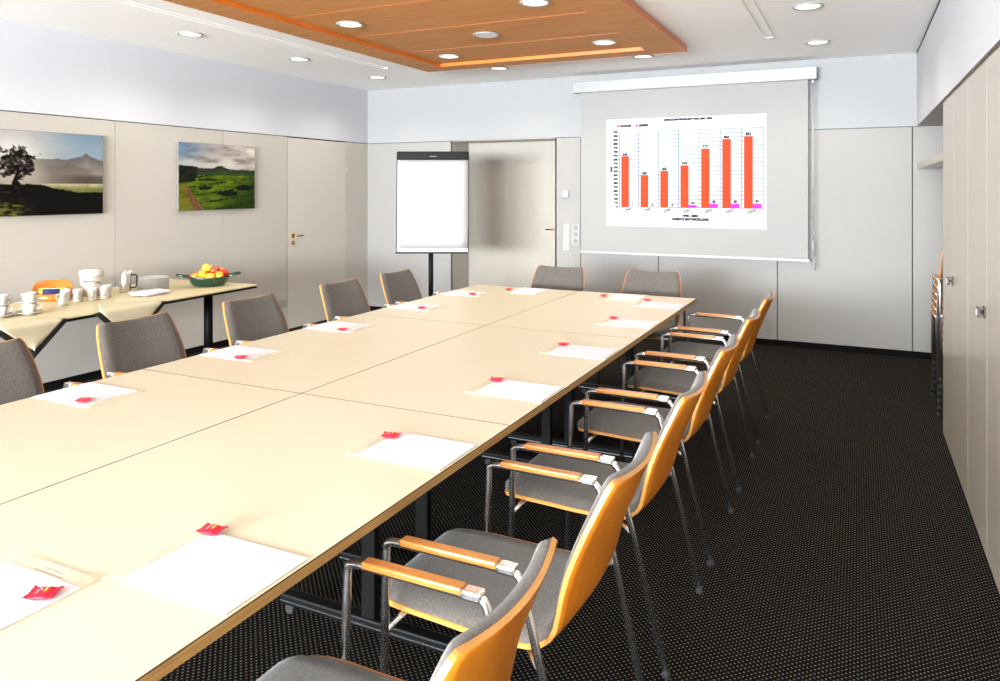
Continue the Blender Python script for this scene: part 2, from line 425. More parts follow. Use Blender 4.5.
# ------------------------------------------------------------------ chairs
PROF = [(.2755, .4365), (.274, .439), (.2705, .442), (.264, .446), (.254, .4505), (.238, .4545), (.20, .457), (.14, .457), (.07, .455), (0, .453), (-.07, .452), (-.13, .453), (-.175, .457), (-.208, .468), (-.232, .488),
        (-.247, .516), (-.256, .552), (-.265, .596), (-.278, .645), (-.296, .695), (-.318, .747), (-.342, .80), (-.358, .835), (-.366, .850), (-.371, .859), (-.3735, .8635), (-.3745, .8655)]
WID = [.125, .150, .172, .190, .207, .220, .230, .236, .237, .240, .241, .241, .241, .241, .241, .242, .244, .246, .246, .243, .237, .227, .218, .212, .207, .200, .190]
BOW = [0, 0, 0, 0, 0, 0, .002, .004, .006, .007, .008, .008, .009, .011, .014, .018, .022, .026, .029, .031, .031, .030, .029, .028, .028, .028, .028]
def shell_grid(scale_w, i0, i1, off):
    n = 12; g = []; N_ = len(PROF)
    for i in range(i0, i1):
        a = Vector((PROF[max(i-1, 0)][0], 0, PROF[max(i-1, 0)][1])); b = Vector((PROF[min(i+1, N_-1)][0], 0, PROF[min(i+1, N_-1)][1]))
        t = (b-a).normalized(); nrm = Vector((t.z, 0, -t.x))      # towards the sitter (forward / up)
        if nrm.z < 0 and i < 8: nrm = -nrm
        row = []
        for k in range(n+1):
            q = -1+2*k/n; w = WID[i]*scale_w
            p = Vector((PROF[i][0], q*w, PROF[i][1])) - nrm*BOW[i]*(1-q*q) + nrm*off(i, q)
            row.append(p)
        g.append(row)
    return g
def solid(bm, top, bot, mi_face=0, mi_edge=1):
    T = [[bm.verts.new(p) for p in r] for r in top]; B = [[bm.verts.new(p) for p in r] for r in bot]
    def quad(a, b, c, d, mi, sm=True):
        f = bm.faces.new((a, b, c, d)); f.material_index = mi; f.smooth = sm
    for i in range(len(T)-1):
        for k in range(len(T[0])-1):
            quad(T[i][k], T[i+1][k], T[i+1][k+1], T[i][k+1], mi_face); quad(B[i][k], B[i][k+1], B[i+1][k+1], B[i+1][k], mi_face)
        quad(T[i][0], B[i][0], B[i+1][0], T[i+1][0], mi_edge, False); quad(T[i][-1], T[i+1][-1], B[i+1][-1], B[i][-1], mi_edge, False)
    for k in range(len(T[0])-1):
        quad(T[0][k], T[0][k+1], B[0][k+1], B[0][k], mi_edge, False); quad(T[-1][k], B[-1][k], B[-1][k+1], T[-1][k+1], mi_edge, False)
def make_chair(label):
    t = thing('conference_chair', label, 'chair')
    N_ = len(PROF)
    bm = NB(); solid(bm, shell_grid(1, 0, N_, lambda i, q: .0055), shell_grid(1, 0, N_, lambda i, q: -.0055))
    sh = obj('plywood_shell', bm, [M['beech'], M['beechedge']], t)
    def pad(i0, i1, th):
        def f(i, q):
            e = min((1-abs(q))/.09, (i-i0)/1.6+.0, (i1-1-i)/1.6)
            e = max(0, min(1, e)); return .0058+th*math.sqrt(1-(1-e)**2)
        return f
    bm = NB(); i0, i1 = 1, N_-1
    solid(bm, shell_grid(.978, i0, i1, pad(i0, i1, .022)), shell_grid(.978, i0, i1, lambda i, q: .0052), 0, 0)
    obj('upholstery', bm, M['fab'], t)
    for s in (-1, 1):
        y = s*.288
        bm = NB()
        path = fillet([(.205, y-s*.006, .012), (.188, y, .655), (.14, y, .657), (-.13, y, .655), (-.178, y, .653), (-.335, y-s*.016, .012)], .026, 6)
        tube(bm, path, .0105, 12)
        fr = obj('side_frame', bm, M['chrome'], t)
        for p in ((.205, y-s*.006, 0), (-.336, y-s*.016, 0)):
            bm = NB(); lathe(bm, [(0, 0), (.013, 0), (.0135, .012), (.012, .022), (0, .022)], 12, p); obj('foot_cap', bm, M['rubber'], fr)
        bm = NB(); box(bm, -.125, .140, y-.017, y+.017, .656, .673, bev=.005); obj('armrest', bm, M['arm'], t)
        bm = NB()   # chrome saddle at both pad ends
        box(bm, -.172, -.125, y-.017, y+.017, .648, .671, bev=.006); obj('armrest_end', bm, M['chrome'], t)
    bm = NB()
    tube(bm, [(.193, -.287, .425), (.193, .287, .425)], .009, 10)
    tube(bm, fillet([(-.228, -.279, .432), (-.16, -.20, .430), (-.16, .20, .430), (-.228, .279, .432)], .03), .008, 8)
    for q in (-1, 1): tube(bm, [(.193, q*.15, .428), (-.16, q*.15, .432)], .008, 8)
    obj('under_frame', bm, M['chrome'], t)
    return t
CX_R, CX_L = -.88, -3.03
chairs = []
ordn = ['nearest', 'second nearest', 'third nearest', 'fourth nearest', 'fifth nearest', 'farthest']
place = []
for i, y in enumerate((1.138, 1.845, 2.605, 3.38, 4.19, 4.975)):
    place.append(((CX_R-(.02 if i == 0 else 0), y, 0), PI, 'armchair with bare beech back on the right side of the table, %s there' % ordn[i], 'chairs along the right side'))
ordl = ['cut by the left frame edge', 'below the plates on the sideboard', 'beside the sideboard leg', 'in front of the brass-handled door', 'nearest the flipchart pole']
for i, y in enumerate((1.87, 2.655, 3.465, 4.35, 5.08)):
    place.append(((CX_L, y, 0), 0, 'grey upholstered armchair on the left side of the table, ' + ordl[i], 'chairs along the left side'))
place.append(((-2.325, 5.655, 0), -PI/2, 'grey upholstered armchair at the far table end, before the recessed door', 'chairs at the far end'))
place.append(((-1.51, 5.655, 0), -PI/2, 'grey upholstered armchair at the far table end, under the projection screen', 'chairs at the far end'))
for k in range(6):
    place.append(((.775, 6.02-.03*k, .054*k), -PI/2, 'stacked armchair in the corner niche, ' + ('bottom one of the stack', 'second from the bottom', 'third from the bottom', 'third from the top', 'second from the top', 'topmost of the stack')[k], 'stacked chairs in the niche'))
pc = None
for loc, rz, lab, grp in place:
    if pc is None:
        pc = make_chair(lab); pc.location = loc; pc.rotation_euler = (0, 0, rz); pc['group'] = grp
    else: dup(pc, loc, rz, lab, grp)

# ------------------------------------------------------------------ writing pads and sweets
def make_pad(label):
    t = thing('writing_pad', label, 'writing pad', (0, 0, 0), 0, 'writing pads on the table')
    # local: +x = head of the pad, origin at the foot edge centre
    obj('cream_backing', bx(0, .325, -.116, .116, 0, .0022), M['creamcard'], t)
    obj('white_sheet', bx(.001, .286, -.1155, .1155, .0022, .0034), M['paper'], t)
    bm = NB(); random.seed(3)
    for row, (x, a, b) in enumerate(((.306, -.030, .030), (.294, -.045, .045))):
        y = a
        while y < b:
            w = random.uniform(.003, .006); box(bm, x-.0022, x+.0022, y, y+w, .0022, .0024); y += w+.0022
    obj('letterhead', bm, M['greyink'], t)
    return t
def make_candy(label):
    t = thing('wrapped_sweet', label, 'wrapped sweet', (0, 0, 0), 0, 'red wrapped sweets')
    bm = NB(); nx, ny = 14, 8; L, Wd = .056, .042
    def P(i, k, s):
        u = -1+2*i/nx; v = -1+2*k/ny
        body = max(0, 1-(abs(u)/.72)**4); h = .0065*body*max(0, 1-v**4)
        wv = 1-.10*(1-abs(u)) if abs(u) < .75 else 1.0
        crimp = (.0015 if i % 2 else 0)*(1 if abs(u) > .8 else 0)
        lift = .0025*max(0, abs(u)-.55)/.45+.0012*math.sin(v*2.4+u)
        return Vector((u*L/2*(1+.06*abs(v))+(.0022 if (k % 2 and abs(u) > .99) else 0), v*wv*Wd/2, (.0078+s*h+crimp+lift)+.0004*s))
    solid(bm, [[P(i, k, 1) for k in range(ny+1)] for i in range(nx+1)], [[P(i, k, -1) for k in range(ny+1)] for i in range(nx+1)], 0, 0)
    obj('foil_wrapper', bm, M['red'], t)
    bm = NB()
    g = [[P(i, k, 1)+Vector((0, 0, .0004)) for k in range(3, 7)] for i in range(8, 10)]
    vs = [[bm.verts.new(p) for p in r] for r in g]
    for a, b in zip(vs, vs[1:]):
        for k in range(len(a)-1): bm.faces.new((a[k], a[k+1], b[k+1], b[k]))
    obj('gold_print', bm, M['gold'], t)
    bm = NB()
    for rr in ((5, 2), (5, 3), (5, 5), (6, 4)):
        i, k = rr; q = [P(i, k, 1), P(i, k+1, 1), P(i+.45, k+1, 1), P(i+.45, k, 1)]
        bm.faces.new([bm.verts.new(p+Vector((0, 0, .0004))) for p in q])
    obj('white_print', bm, M['paper'], t)
    return t
seats = []
onm = ['nearest', 'second', 'third', 'fourth', 'fifth', 'farthest']
for i, y in enumerate((1.145, 1.93, 2.68, 3.45, 4.30, 5.06)):
    seats.append(((-1.066, y), PI, (-1.345, (1.255, 1.985, 2.756, 3.531, 4.38, 5.19)[i]), '%s place on the right table edge' % onm[i]))
for i, y in enumerate((1.90, 2.70, 3.46, 4.28, 4.98)):
    seats.append(((-2.848, y), 0, (-2.60, (1.82, 2.60, 3.36, 4.20, 4.92)[i]), '%s visible place on the left table edge' % onm[i]))
seats.append(((-2.31, 5.465), -PI/2, (-2.46, 5.26), 'left place at the far table end'))
seats.append(((-1.52, 5.465), -PI/2, (-1.69, 5.27), 'right place at the far table end'))
seats.append(((-1.512, .685), PI/2, (-1.43, .915), 'near table end at the lower left'))
pp = cp = None
for (px, py), rz, (sx, sy), lab in seats:
    l1 = 'white writing pad with cream head strip, ' + lab; l2 = 'small red foil wrapped sweet on the pad, ' + lab
    if pp is None:
        pp = make_pad(l1); pp.location = (px, py, TZ); pp.rotation_euler.z = rz
        cp = make_candy(l2); cp.location = (sx, sy, TZ+.0034); cp.rotation_euler.z = .15
    else:
        dup(pp, (px, py, TZ), rz, l1)
        dup(cp, (sx, sy, TZ+.0034), random.uniform(-.1, .5), l2)

# ------------------------------------------------------------------ pictures on the left wall
def lerp(a, b, t): return tuple(x+(y-x)*t for x, y in zip(a, b))
def sm(a, b, x):
    t = max(0, min(1, (x-a)/(b-a))); return t*t*(3-2*t)
def nz(x, y, s, o=4): return noise.fractal(Vector((x*s, y*s, 3.3)), 1.0, 2.0, o)
def img_mist(u, v):
    c = lerp((.72, .71, .70), (.56, .65, .71), sm(.30, .95, u)); c = lerp(c, (.44, .56, .66), .8*sm(.22, 0, v)*sm(.35, 1, u))
    n = nz(u, v*2, 5, 5); c = lerp(c, (.60, .60, .62), max(0, min(1, .5*n+.15))*sm(.5, .1, v))
    g = math.exp(-(((u-.24)/.22)**2+((v-.36)/.30)**2)); c = lerp(c, (1, .97, .92), .85*g)
    m = .335-.075*max(0, 1-abs(u-.845)/.20)**1.25-.018*math.exp(-((u-.842)/.026)**6)-.015*math.exp(-((u-.55)/.2)**2)+.006*nz(u, 0, 18)
    if v > m: c = lerp((.43, .41, .40), (.62, .58, .54), sm(m, m+.20, v)); c = lerp(c, (.86, .79, .70), .7*g)
    tr = .40-.05*math.exp(-((u-.70)/.07)**2)-.03*math.exp(-((u-.5)/.08)**2)+.016*nz(u, 1, 26)
    if v > tr and u > .40: c = lerp(c, (.42, .37, .32), .6*sm(.40, .58, u)*sm(.98, .82, u)*sm(tr, tr+.04, v))
    if v > .50: c = lerp(c, (.30, .27, .24), .8*sm(.50, .85, u)*sm(.47, .56, v))
    if v > .615: c = lerp((.74, .70, .56), (.45, .46, .22), sm(.62, .70, v)+.3*nz(u, v, 20))
    gr = .625+.05*sm(.42, .60, u)+.05*sm(.55, .80, u)+.008*nz(u, 0, 30)
    if v > gr:
        c = (.05, .04, .032)
        l = sm(.76, .93, v)*sm(.46, .20, u); c = lerp(c, (.42, .42, .16), max(0, min(1, l*(.5+1.5*nz(u*2, v*5, 9)))))
        if v < gr+.10: c = lerp(c, (.45, .40, .3), max(0, nz(u, v*6, 18)-.30)*sm(.5, .2, u))
    d = ((u-.265)/.185)**2+((v-.40)/.24)**2
    k = d+.85*nz(u, v, 15, 6)
    if v < .58 and k < .66: c = lerp((.07, .05, .035), c, max(0, min(1, .55*(.25+1.2*nz(u, v, 34, 3)))))
    if abs(u-.268-.010*math.sin(v*30)) < .014+.02*sm(.55, .63, v) and .40 < v < .65: c = (.05, .04, .03)
    return c
def img_field(u, v):
    c = lerp((.46, .60, .72), (.72, .68, .66), sm(.0, .45, u)); c = lerp(c, (.95, .90, .83), sm(.12, .30, v)*.6)
    n = nz(u*.7, v*2.2, 5, 6); c = lerp(c, (.45, .42, .42), max(0, min(1, .9*n+.05))); c = lerp(c, (.98, .93, .86), max(0, -.9*n+.1)*sm(.3, .9, u))
    h = .385-.055*math.exp(-((u-.52)/.09)**2)-.02*math.exp(-((u-.15)/.2)**2)+.006*nz(u, 0, 40)
    if v > h: c = lerp((.16, .19, .18), (.22, .30, .13), sm(h, h+.12, v)); c = lerp(c, (.38, .44, .14), max(0, nz(u, v*3, 16))*sm(.4, .6, u)*.8)
    f = .475+.01*nz(u, 2, 12)
    if v > f:
        n = nz(u, v*2, 7, 5); c = lerp((.44, .53, .11), (.25, .33, .06), max(0, min(1, .45+.9*n)))
        c = lerp(c, (.14, .22, .06), sm(.72, 1.0, u*.6+v*.55)*.85)
        w = abs(((v-.48)*3.2+u*.55) % .42-.21)
        if w < .035 and nz(u, v, 24) > -.1: c = (.10, .14, .05)
        for cu_, cv, a, b in ((.62, .75, .14, .05), (.33, .67, .08, .03), (.85, .66, .12, .05), (.36, .545, .14, .016)):
            if ((u-cu_)/a)**2+((v-cv)/b)**2+.8*nz(u, v, 30) < 1: c = (.07, .10, .05)
    if u < .22+.03*nz(0, v, 14)-.35*max(0, v-.5) and .335+.07*u < v < .60-.15*u+.012*nz(u, v, 30): c = lerp((.07, .08, .06), (.12, .15, .09), .5+nz(u, v, 20))
    if v > .62:
        x = .07+(v-.62)*.48; 
        if abs(u-x) < .022+.10*(v-.62): c = lerp((.42, .28, .16), (.55, .40, .26), .5+nz(u, v, 30))
        elif u < x: c = lerp(c, (.55, .48, .14), .6+.3*nz(u, v, 22))
    return c
def picture(label, y0, y1, za, zb_, fn, nu=150, nv=104):
    t = thing('landscape_print', label, 'picture', (LX, (y0+y1)/2, (za+zb_)/2), 0)
    w, h = y1-y0, zb_-za
    bm = NB(); box(bm, 0.004, .030, -w/2, w/2, -h/2, h/2, bev=.002); obj('stretched_canvas', bm, M['canvas'], t)
    bm = NB(); lay = bm.loops.layers.float_color.new('Col')
    # seen from +x the picture's left is at smaller y
    V = [[bm.verts.new((.0312, -w/2+.003+(w-.006)*i/nu, h/2-.003-(h-.006)*j/nv)) for i in range(nu+1)] for j in range(nv+1)]
    for j in range(nv):
        for i in range(nu):
            f = bm.faces.new((V[j][i], V[j+1][i], V[j+1][i+1], V[j][i+1]))
            for lp in f.loops:
                u = (lp.vert.co.y+w/2)/w; v = (h/2-lp.vert.co.z)/h
                c = s2l(tuple(max(0, min(1, q)) for q in fn(u, v))); lp[lay] = (*[q*.6 for q in c], 1)
    obj('printed_landscape', bm, M['pic'], t)
picture('landscape print of a lone tree in mist, nearer one on the left wall', 3.10, 4.045, 1.335, 1.968, img_mist)
picture('landscape print of green fields under clouds, beside the left door', 4.79, 5.735, 1.335, 1.965, img_field)

# ------------------------------------------------------------------ wall sockets, switches
t = thing('double_socket', 'white double power socket low on the wall left of the brass-handled door', 'socket', (LX, 6.135, .305), 0)
obj('plate', bx(0, .010, -.085, .085, -.043, .043, bev=.003), M['plastic'], t)
for y in (-.042, .042):
    bm = NB(); lathe(bm, [(.024, 0), (.026, .006), (.020, .006), (.018, .001), (0, .001)], 20)
    for v in list(bm.verts): v.co = Vector((.010+v.co.z, y+v.co.x, v.co.y))
    obj('socket_insert', bm, M['cream'], t)
t = thing('room_thermostat', 'small white square thermostat on the wall between recessed door and screen', 'thermostat', (-2.905, WY, 1.478))
obj('housing', bx(-.038, .038, -.028, 0, -.04, .04, bev=.005), M['plastic'], t)
bm = NB(); tube(bm, [(0.008, -.028, -.012), (.008, -.034, -.012)], .017, 18); obj('dial', bm, M['cream'], t)
t = thing('switch_panel', 'column of four white light switches beside the recessed door', 'light switch', (-2.90, WY, 1.0))
obj('frame', bx(-.042, .042, -.008, 0, -.150, .150, bev=.003), M['plastic'], t)
for k in range(4):
    zc = .111-k*.074
    obj('switch_rocker', bx(-.034, .034, -.015, -.006, zc-.033, zc+.033, bev=.003), M['cream'], t)
t = thing('socket_panel', 'column of three white sockets with round inserts beside the switches, left of the screen', 'socket', (-2.795, WY, 1.035))
obj('frame', bx(-.045, .045, -.008, 0, -.113, .113, bev=.003), M['plastic'], t)
for k in range(3):
    zc = .074-k*.074
    bm = NB(); lathe(bm, [(.024, 0), (.027, .007), (.021, .007), (.018, .001), (0, .001)], 20)
    for v in list(bm.verts): v.co = Vector((v.co.x, -.008-v.co.z, zc+v.co.y))
    obj('socket_insert', bm, M['sockg'], t)

# ------------------------------------------------------------------ projection screen with the projected chart
SY = 7.61
ps = thing('projection_screen', 'white roll-down projection screen showing an orange bar chart on the back wall', 'projection screen', (0, 0, 0))
bm = NB(); box(bm, -2.78, -.348, SY-.04, SY+.06, 2.570, 2.690, bev=.006); hs = obj('housing', bm, M['plastic'], ps)
bm = NB()
for x in (-2.70, -.47):
    for dx in (0, .045): tube(bm, [(x+dx, SY-.041, 2.635), (x+dx, SY-.044, 2.635)], .011, 12)
obj('screw', bm, M['greyp'], hs)
obj('bracket', bx(-2.52, -2.44, SY-.02, WY, 2.686, 2.70), M['greyp'], hs)
obj('rear_mount', bx(-2.76, -.37, SY+.055, WY, 2.60, 2.66), M['plastic'], hs)
obj('fabric', bx(-2.70, -.425, SY-.001, SY+.001, .86, 2.575), M['screen'], ps)
bm = NB(); box(bm, -2.715, -.41, SY-.008, SY+.008, .842, .868, bev=.004); obj('bottom_bar', bm, M['plastic'], ps)
sx0, sx1, sz0, sz1 = -2.41, -.80, 1.143, 2.268
yF = SY-.002
sl = obj('projected_slide', bx(sx0, sx1, yF-.0004, yF, sz0, sz1), M['slide'], ps)
ax0, ax1, az0, az1 = -2.269, -.822, 1.345, 2.133
def flat(bm, x0, x1, z0_, z1_, y): box(bm, x0, x1, y-.0003, y, z0_, z1_)
yG = yF-.0008; yB = yF-.0016; yT = yF-.0024
bm = NB()
for k in range(1, 20): flat(bm, ax0, ax1, az0+(az1-az0)*k/19-.0034, az0+(az1-az0)*k/19+.0034, yG)
for k in range(1, 8): x = ax0+(ax1-ax0)*k/7; flat(bm, x-.0042, x+.0042, az0, az1, yG)
obj('grid_lines', bm, M['gridblue'], sl)
bm = NB(); flat(bm, ax0-.003, ax0+.003, az0, az1, yG-.0004); flat(bm, ax0-.012, ax1, az0-.003, az0+.003, yG-.0004)
obj('axis', bm, M['ink'], sl)
vals = [643, 400, 450, 518, 717, 826, 852]; mags = [1, 0, 0, 34, 48, 50, 56]
cw = (ax1-ax0)/7; H950 = (az1-az0)/950
def word(name, body, size, pos, ax, ay, align='CENTER', bold=.0016):
    tb = NB(); text_bm(tb, body, size, pos, ax, ay, align, bold=bold); return obj(name, tb, M['ink'], sl)
HX, UP = (1, 0, 0), (0, 0, 1)
for k in range(7):
    x = ax0+cw*k; a = x+cw*.10; b = x+cw*.50; c_ = x+cw*.90
    obj('orange_bar', (lambda bm: (flat(bm, a, b, az0, az0+vals[k]*H950, yB), bm)[1])(NB()), M['barorange'], sl)
    if mags[k] > 2:
        obj('magenta_bar', (lambda bm: (flat(bm, b, c_, az0, az0+mags[k]*H950, yB), bm)[1])(NB()), M['barmag'], sl)
    word('bar_value', str(vals[k]), .034, ((a+b)/2, yT, az0+vals[k]*H950+.019), HX, UP, bold=.0026)
    word('bar_value', str(mags[k]), .032, ((b+c_)/2, yT, az0+mags[k]*H950+.021), HX, UP, bold=.0026)
    an = R(18); word('year_label', str(1998+k), 0.040, ((a+b)/2+.03, yT, az0-.032), (math.cos(an), 0, math.sin(an)), (-math.sin(an), 0, math.cos(an)), bold=.0012)
for k in range(20): word('axis_number', str(50*k), .031, (ax0-.018, yT, az0+(az1-az0)*k/19), HX, UP, 'RIGHT', .0028)
word('chart_title', 'UMSATZ ENTWICKLUNG VON 1998 - 2004', .0255, (-1.555, yT, sz1-.026), HX, UP, bold=.0032)
word('period_label', '1998 - 2004', .032, (-1.53, yT, az0-.085), HX, UP, bold=.0034)
word('chart_caption', 'UMSATZ ENTWICKLUNG', .032, (-1.53, yT, az0-.120), HX, UP, bold=.0034)
word('legend_text', 'SCHULER', .028, (-2.258, yT, 2.196), HX, UP, 'LEFT', .0034)
word('legend_text', 'LEHRER', .028, (-2.058, yT, 2.196), HX, UP, 'LEFT', .0034)
word('axis_title', 'ANZ', .030, (-2.355, yT, 1.74), (0, 0, 1), (-1, 0, 0), bold=.0034)
bm = NB(); flat(bm, -2.295, -2.270, 2.184, 2.208, yB); obj('legend_key', bm, M['barorange'], sl)
bm = NB(); flat(bm, -2.095, -2.070, 2.184, 2.208, yB); obj('legend_key', bm, M['barmag'], sl)
t = thing('crank_rod', 'thin white crank rod hanging at the right end of the projection screen', 'crank rod', (-.383, SY-.03, 2.57))
bm = NB(); tube(bm, [(0, 0, 0), (0, .005, -.02), (0, 0, -.05)], .012, 10); obj('hook', bm, M['steel'], t)
bm = NB(); tube(bm, [(0, 0, -.05), (.003, 0, -1.52)], .0065, 10); obj('rod', bm, M['plastic'], t)
bm = NB(); tube(bm, [(.003, 0, -1.52), (.003, 0, -1.68)], .011, 10); obj('grip', bm, M['greyp'], t)
bm = NB(); tube(bm, [(.003, 0, -1.68), (.018, 0, -1.70), (.018, 0, -1.80)], .008, 10); obj('handle', bm, M['plastic'], t)

# ------------------------------------------------------------------ flipchart
fa = R(25.75)
fx = thing('flipchart', 'flipchart with blank white paper and black clamp bar on a black pole', 'flipchart', (-3.815, 6.36, 0), fa)
def lean(z): return .055*(z-.9)
MX = Matrix.Rotation(-R(3.2), 4, 'X')
def lb(x0, x1, y0, y1, z0_, z1_, bev=0, m=None):
    bm = NB(); box(bm, x0, x1, y0, y1, z0_-.9, z1_-.9, bev=bev)
    for v in list(bm.verts): v.co = MX @ v.co + Vector((0, 0, .9))
    return bm
obj('board', lb(-.355, .355, 0, .018, .905, 1.905, .003), M['plastic'], fx)
obj('board_frame', (lambda bm: bm)(lb(-.362, -.355, -.004, .02, .905, 1.905)), M['blackm'], fx)
obj('board_frame', lb(.355, .362, -.004, .02, .905, 1.905), M['blackm'], fx)
obj('clamp_bar', lb(-.358, .358, -.03, .0, 1.825, 1.91, .008), M['blackm'], fx)
bm = lb(-.03, .04, -.034, -.030, 1.857, 1.861)
obj('clamp_emblem', bm, M['plastic'], fx)
# paper block, lower corner of the sheets bowed a little
bm = NB(); g1 = []; g2 = []
for j in range(13):
    r1 = []; r2 = []
    z = .945+(1.822-.945)*j/12
    for i in range(11):
        x = -.335+.68*i/10; b_ = -.012-.018*math.exp(-((z-.95)/.10)**2)*(.3+.7*i/10)
        r1.append(MX @ Vector((x, b_, z-.9))+Vector((0, 0, .9))); r2.append(MX @ Vector((x, -.001, z-.9))+Vector((0, 0, .9)))
    g1.append(r1); g2.append(r2)
solid(bm, g1, g2, 0, 0); obj('paper_block', bm, M['flip'], fx)
obj('pen_tray', lb(-.362, .35, -.055, .02, .893, .906, .003), M['blackm'], fx)
bm = NB(); tube(bm, [(-.02, .055, .03), (-.02, .055, 1.25)], .024, 16); obj('pole', bm, M['blackm'], fx)
bm = NB(); box(bm, -.06, .06, .012, .06, 1.12, 1.24, bev=.004); obj('pole_bracket', bm, M['blackm'], fx)
for k in range(5):
    a = 2*PI*k/5+.3; bm = NB(); tube(bm, [(0, .055, .055), (.30*math.cos(a), .055+.30*math.sin(a), .022)], [.018, .012], 10)
    lathe(bm, [(0, 0), (.018, 0), (.02, .012), (.012, .03), (0, .03)], 12, (.30*math.cos(a), .055+.30*math.sin(a), 0)); obj('foot', bm, M['blackm'], fx)

# ------------------------------------------------------------------ cupboards on the right
def make_cupboard(label):
    t = thing('built_in_cupboard', label, 'cupboard', (RX, 0, 0), 0, 'built-in cupboards')
    L = 1.165
    bm = NB(); box(bm, .022, .60, 0, L, .05, PZ-.022); box(bm, .03, .60, .0, L, 0, .05); obj('carcass', bm, M['lacquer'], t)
    for k, (a, b) in enumerate(((.002, .5805), (.5845, L-.002))):
        d = obj('door', bx(0, .020, a, b, .012, PZ-.026, bev=.0015), M['lacquer'], t)
        if k == 1:
            pass
    return t
def knob(parent_door, y):
    bm = NB(); box(bm, -.006, 0, y-.024, y+.024, .996, 1.044, bev=.002); tube(bm, [(-.006, y, 1.02), (-.022, y, 1.02)], .007, 10)
    box(bm, -.030, -.018, y-.021, y+.021, .999, 1.041, bev=.003); kb = obj('knob', bm, M['bronze'], parent_door)
    obj('knob_face', bx(-.032, -.0295, y-.013, y+.013, 1.007, 1.033, bev=.001), M['steel'], kb)
c1 = make_cupboard('tall pale grey cupboard beside the niche, farther of the two in view'); c1.location.y = 4.222
ds = [c for c in c1.children if c.name.startswith('door')]; knob(ds[1], .63)
c2 = make_cupboard('tall pale grey cupboard at the right frame edge, nearer of the two in view'); c2.location.y = 3.055
ds = [c for c in c2.children if c.name.startswith('door')]; knob(ds[1], .635)

# ------------------------------------------------------------------ sideboard with refreshments
RZ = R(3.0)
SB = Vector((-4.93, 3.52, 0))
def sbp(x, y, z=TZ):   # local sideboard point to world
    return Vector((SB.x+x*math.cos(RZ)-y*math.sin(RZ), SB.y+x*math.sin(RZ)+y*math.cos(RZ), z))
sbt = thing('sideboard_table', 'long cream side table with black edge and black column legs along the left wall', 'table', SB, RZ)
hw, hl0, hl1 = .48, -1.25, 1.15
bm = NB(); box(bm, -hw, hw, hl0, hl1, TZ-.012, TZ, bev=.002); obj('table_top', bm, M['sidetop'], sbt)
bm = NB(); box(bm, -hw+.002, hw-.002, hl0+.002, hl1-.002, TZ-.030, TZ-.012); obj('black_edge', bm, M['blackm'], sbt)
LGX = .12
for y in (-.58, .975):
    bm = NB(); tube(bm, [(LGX, y, .05), (LGX, y, TZ-.031)], .036, 20); box(bm, -.28, .40, y-.03, y+.03, TZ-.046, TZ-.031, bev=.004); box(bm, -.36, .36, y-.035, y+.035, .02, .06, bev=.01)
    lg = obj('leg', bm, M['blackm'], sbt)
    for x in (-.32, .32):
        bm = NB(); lathe(bm, [(0, 0), (.022, 0), (.022, .015), (.012, .024), (0, .024)], 14, (x, y, 0)); obj('glide', bm, M['steel'], lg)

def draped(name, label, cat, yc, hwid, tip, on, m, lift, out, skew=0, group=None, tuck=0):
    """square cloth laid cornerwise over the front edge: rows run from the back corner to the hanging tip"""
    bm = NB(); rows = []
    n = 28; tot = on+tip; m_ = 16
    for j in range(n+1):
        s = -on+tot*j/n
        w = hwid*(1-s/tip) if s > 0 else hwid*(1-min(1, -s/on)*.999)
        if s <= 0: w = max(.01, w-tuck)
        w = max(w, .002); r = []
        for i in range(m_+1):
            q = -1+2*i/m_; y = yc+q*w+skew*max(0, s)
            wave = .004*math.sin(q*3+1)*max(0, s)/tip
            e = .012
            if s <= 0: p = (hw+min(0, s)+out, y, TZ+lift)
            else: p = (hw+out+.006+.004*min(1, s/.02)+wave, y, TZ+lift-s)
            r.append(Vector(p))
        rows.append(r)
    back = [[p+Vector((-.0015 if k_ > n*on/tot else 0, 0, -.0012)) for p in r] for k_, r in enumerate(rows)]
    solid(bm, rows, back, 0, 0)
    o = obj(name, bm, m, None, SB, RZ); tag(o, label, cat, group); return o
for yc, hwid, tip, sk, lab in ((-.79, .20, .165, 0.02, 'hanging over the edge below the cup stacks'), (-.09, .255, .225, -.05, 'hanging over the edge below the plates and mugs')):
    draped('black_undercloth', 'black cloth beneath the cream napkin, ' + lab, 'cloth', yc, hwid+.045, tip+.05, .12, M['blackcloth'], .0015, .001, sk, 'black cloths under the napkins', .07)
    draped('draped_napkin', 'cream square cloth laid cornerwise, ' + lab, 'cloth', yc, hwid, tip, .32, M['linen'], .004, .006, sk, 'draped cream napkins')

# cups and saucers
def saucer_bm():
    bm = NB(); lathe(bm, [(0, .003), (.035, .003), (.05, .006), (.078, .017), (.080, .0185), (.078, .020), (.05, .010), (.034, .006), (0, .006)], 28)
    lathe(bm, [(.030, .003), (.032, 0), (.028, 0), (.027, .003)], 24); return bm
def cup_bm(h=.062, r=.042, base=.030):
    bm = NB(); lathe(bm, [(0, .002), (base, 0), (base+.003, .003), (r-.006, h*.35), (r-.001, h*.75), (r, h), (r-.003, h), (r-.005, h*.72), (base-.002, .008), (0, .007)], 28); return bm
def handle_bm(r, z0_, z1_, out=.024, th=.0045):
    bm = NB(); tube(bm, fillet([(r-.004, 0, z1_), (r+out, 0, z1_+.002), (r+out*.8, 0, (z0_+z1_)/2-.006), (r-.008, 0, z0_)], .012), th, 8); return bm
ps_ = pcup = None
stacks = [((-4.79, 2.80), 'left cup stack at the frame edge'), ((-4.74, 2.945), 'right cup stack beside the orange basket')]
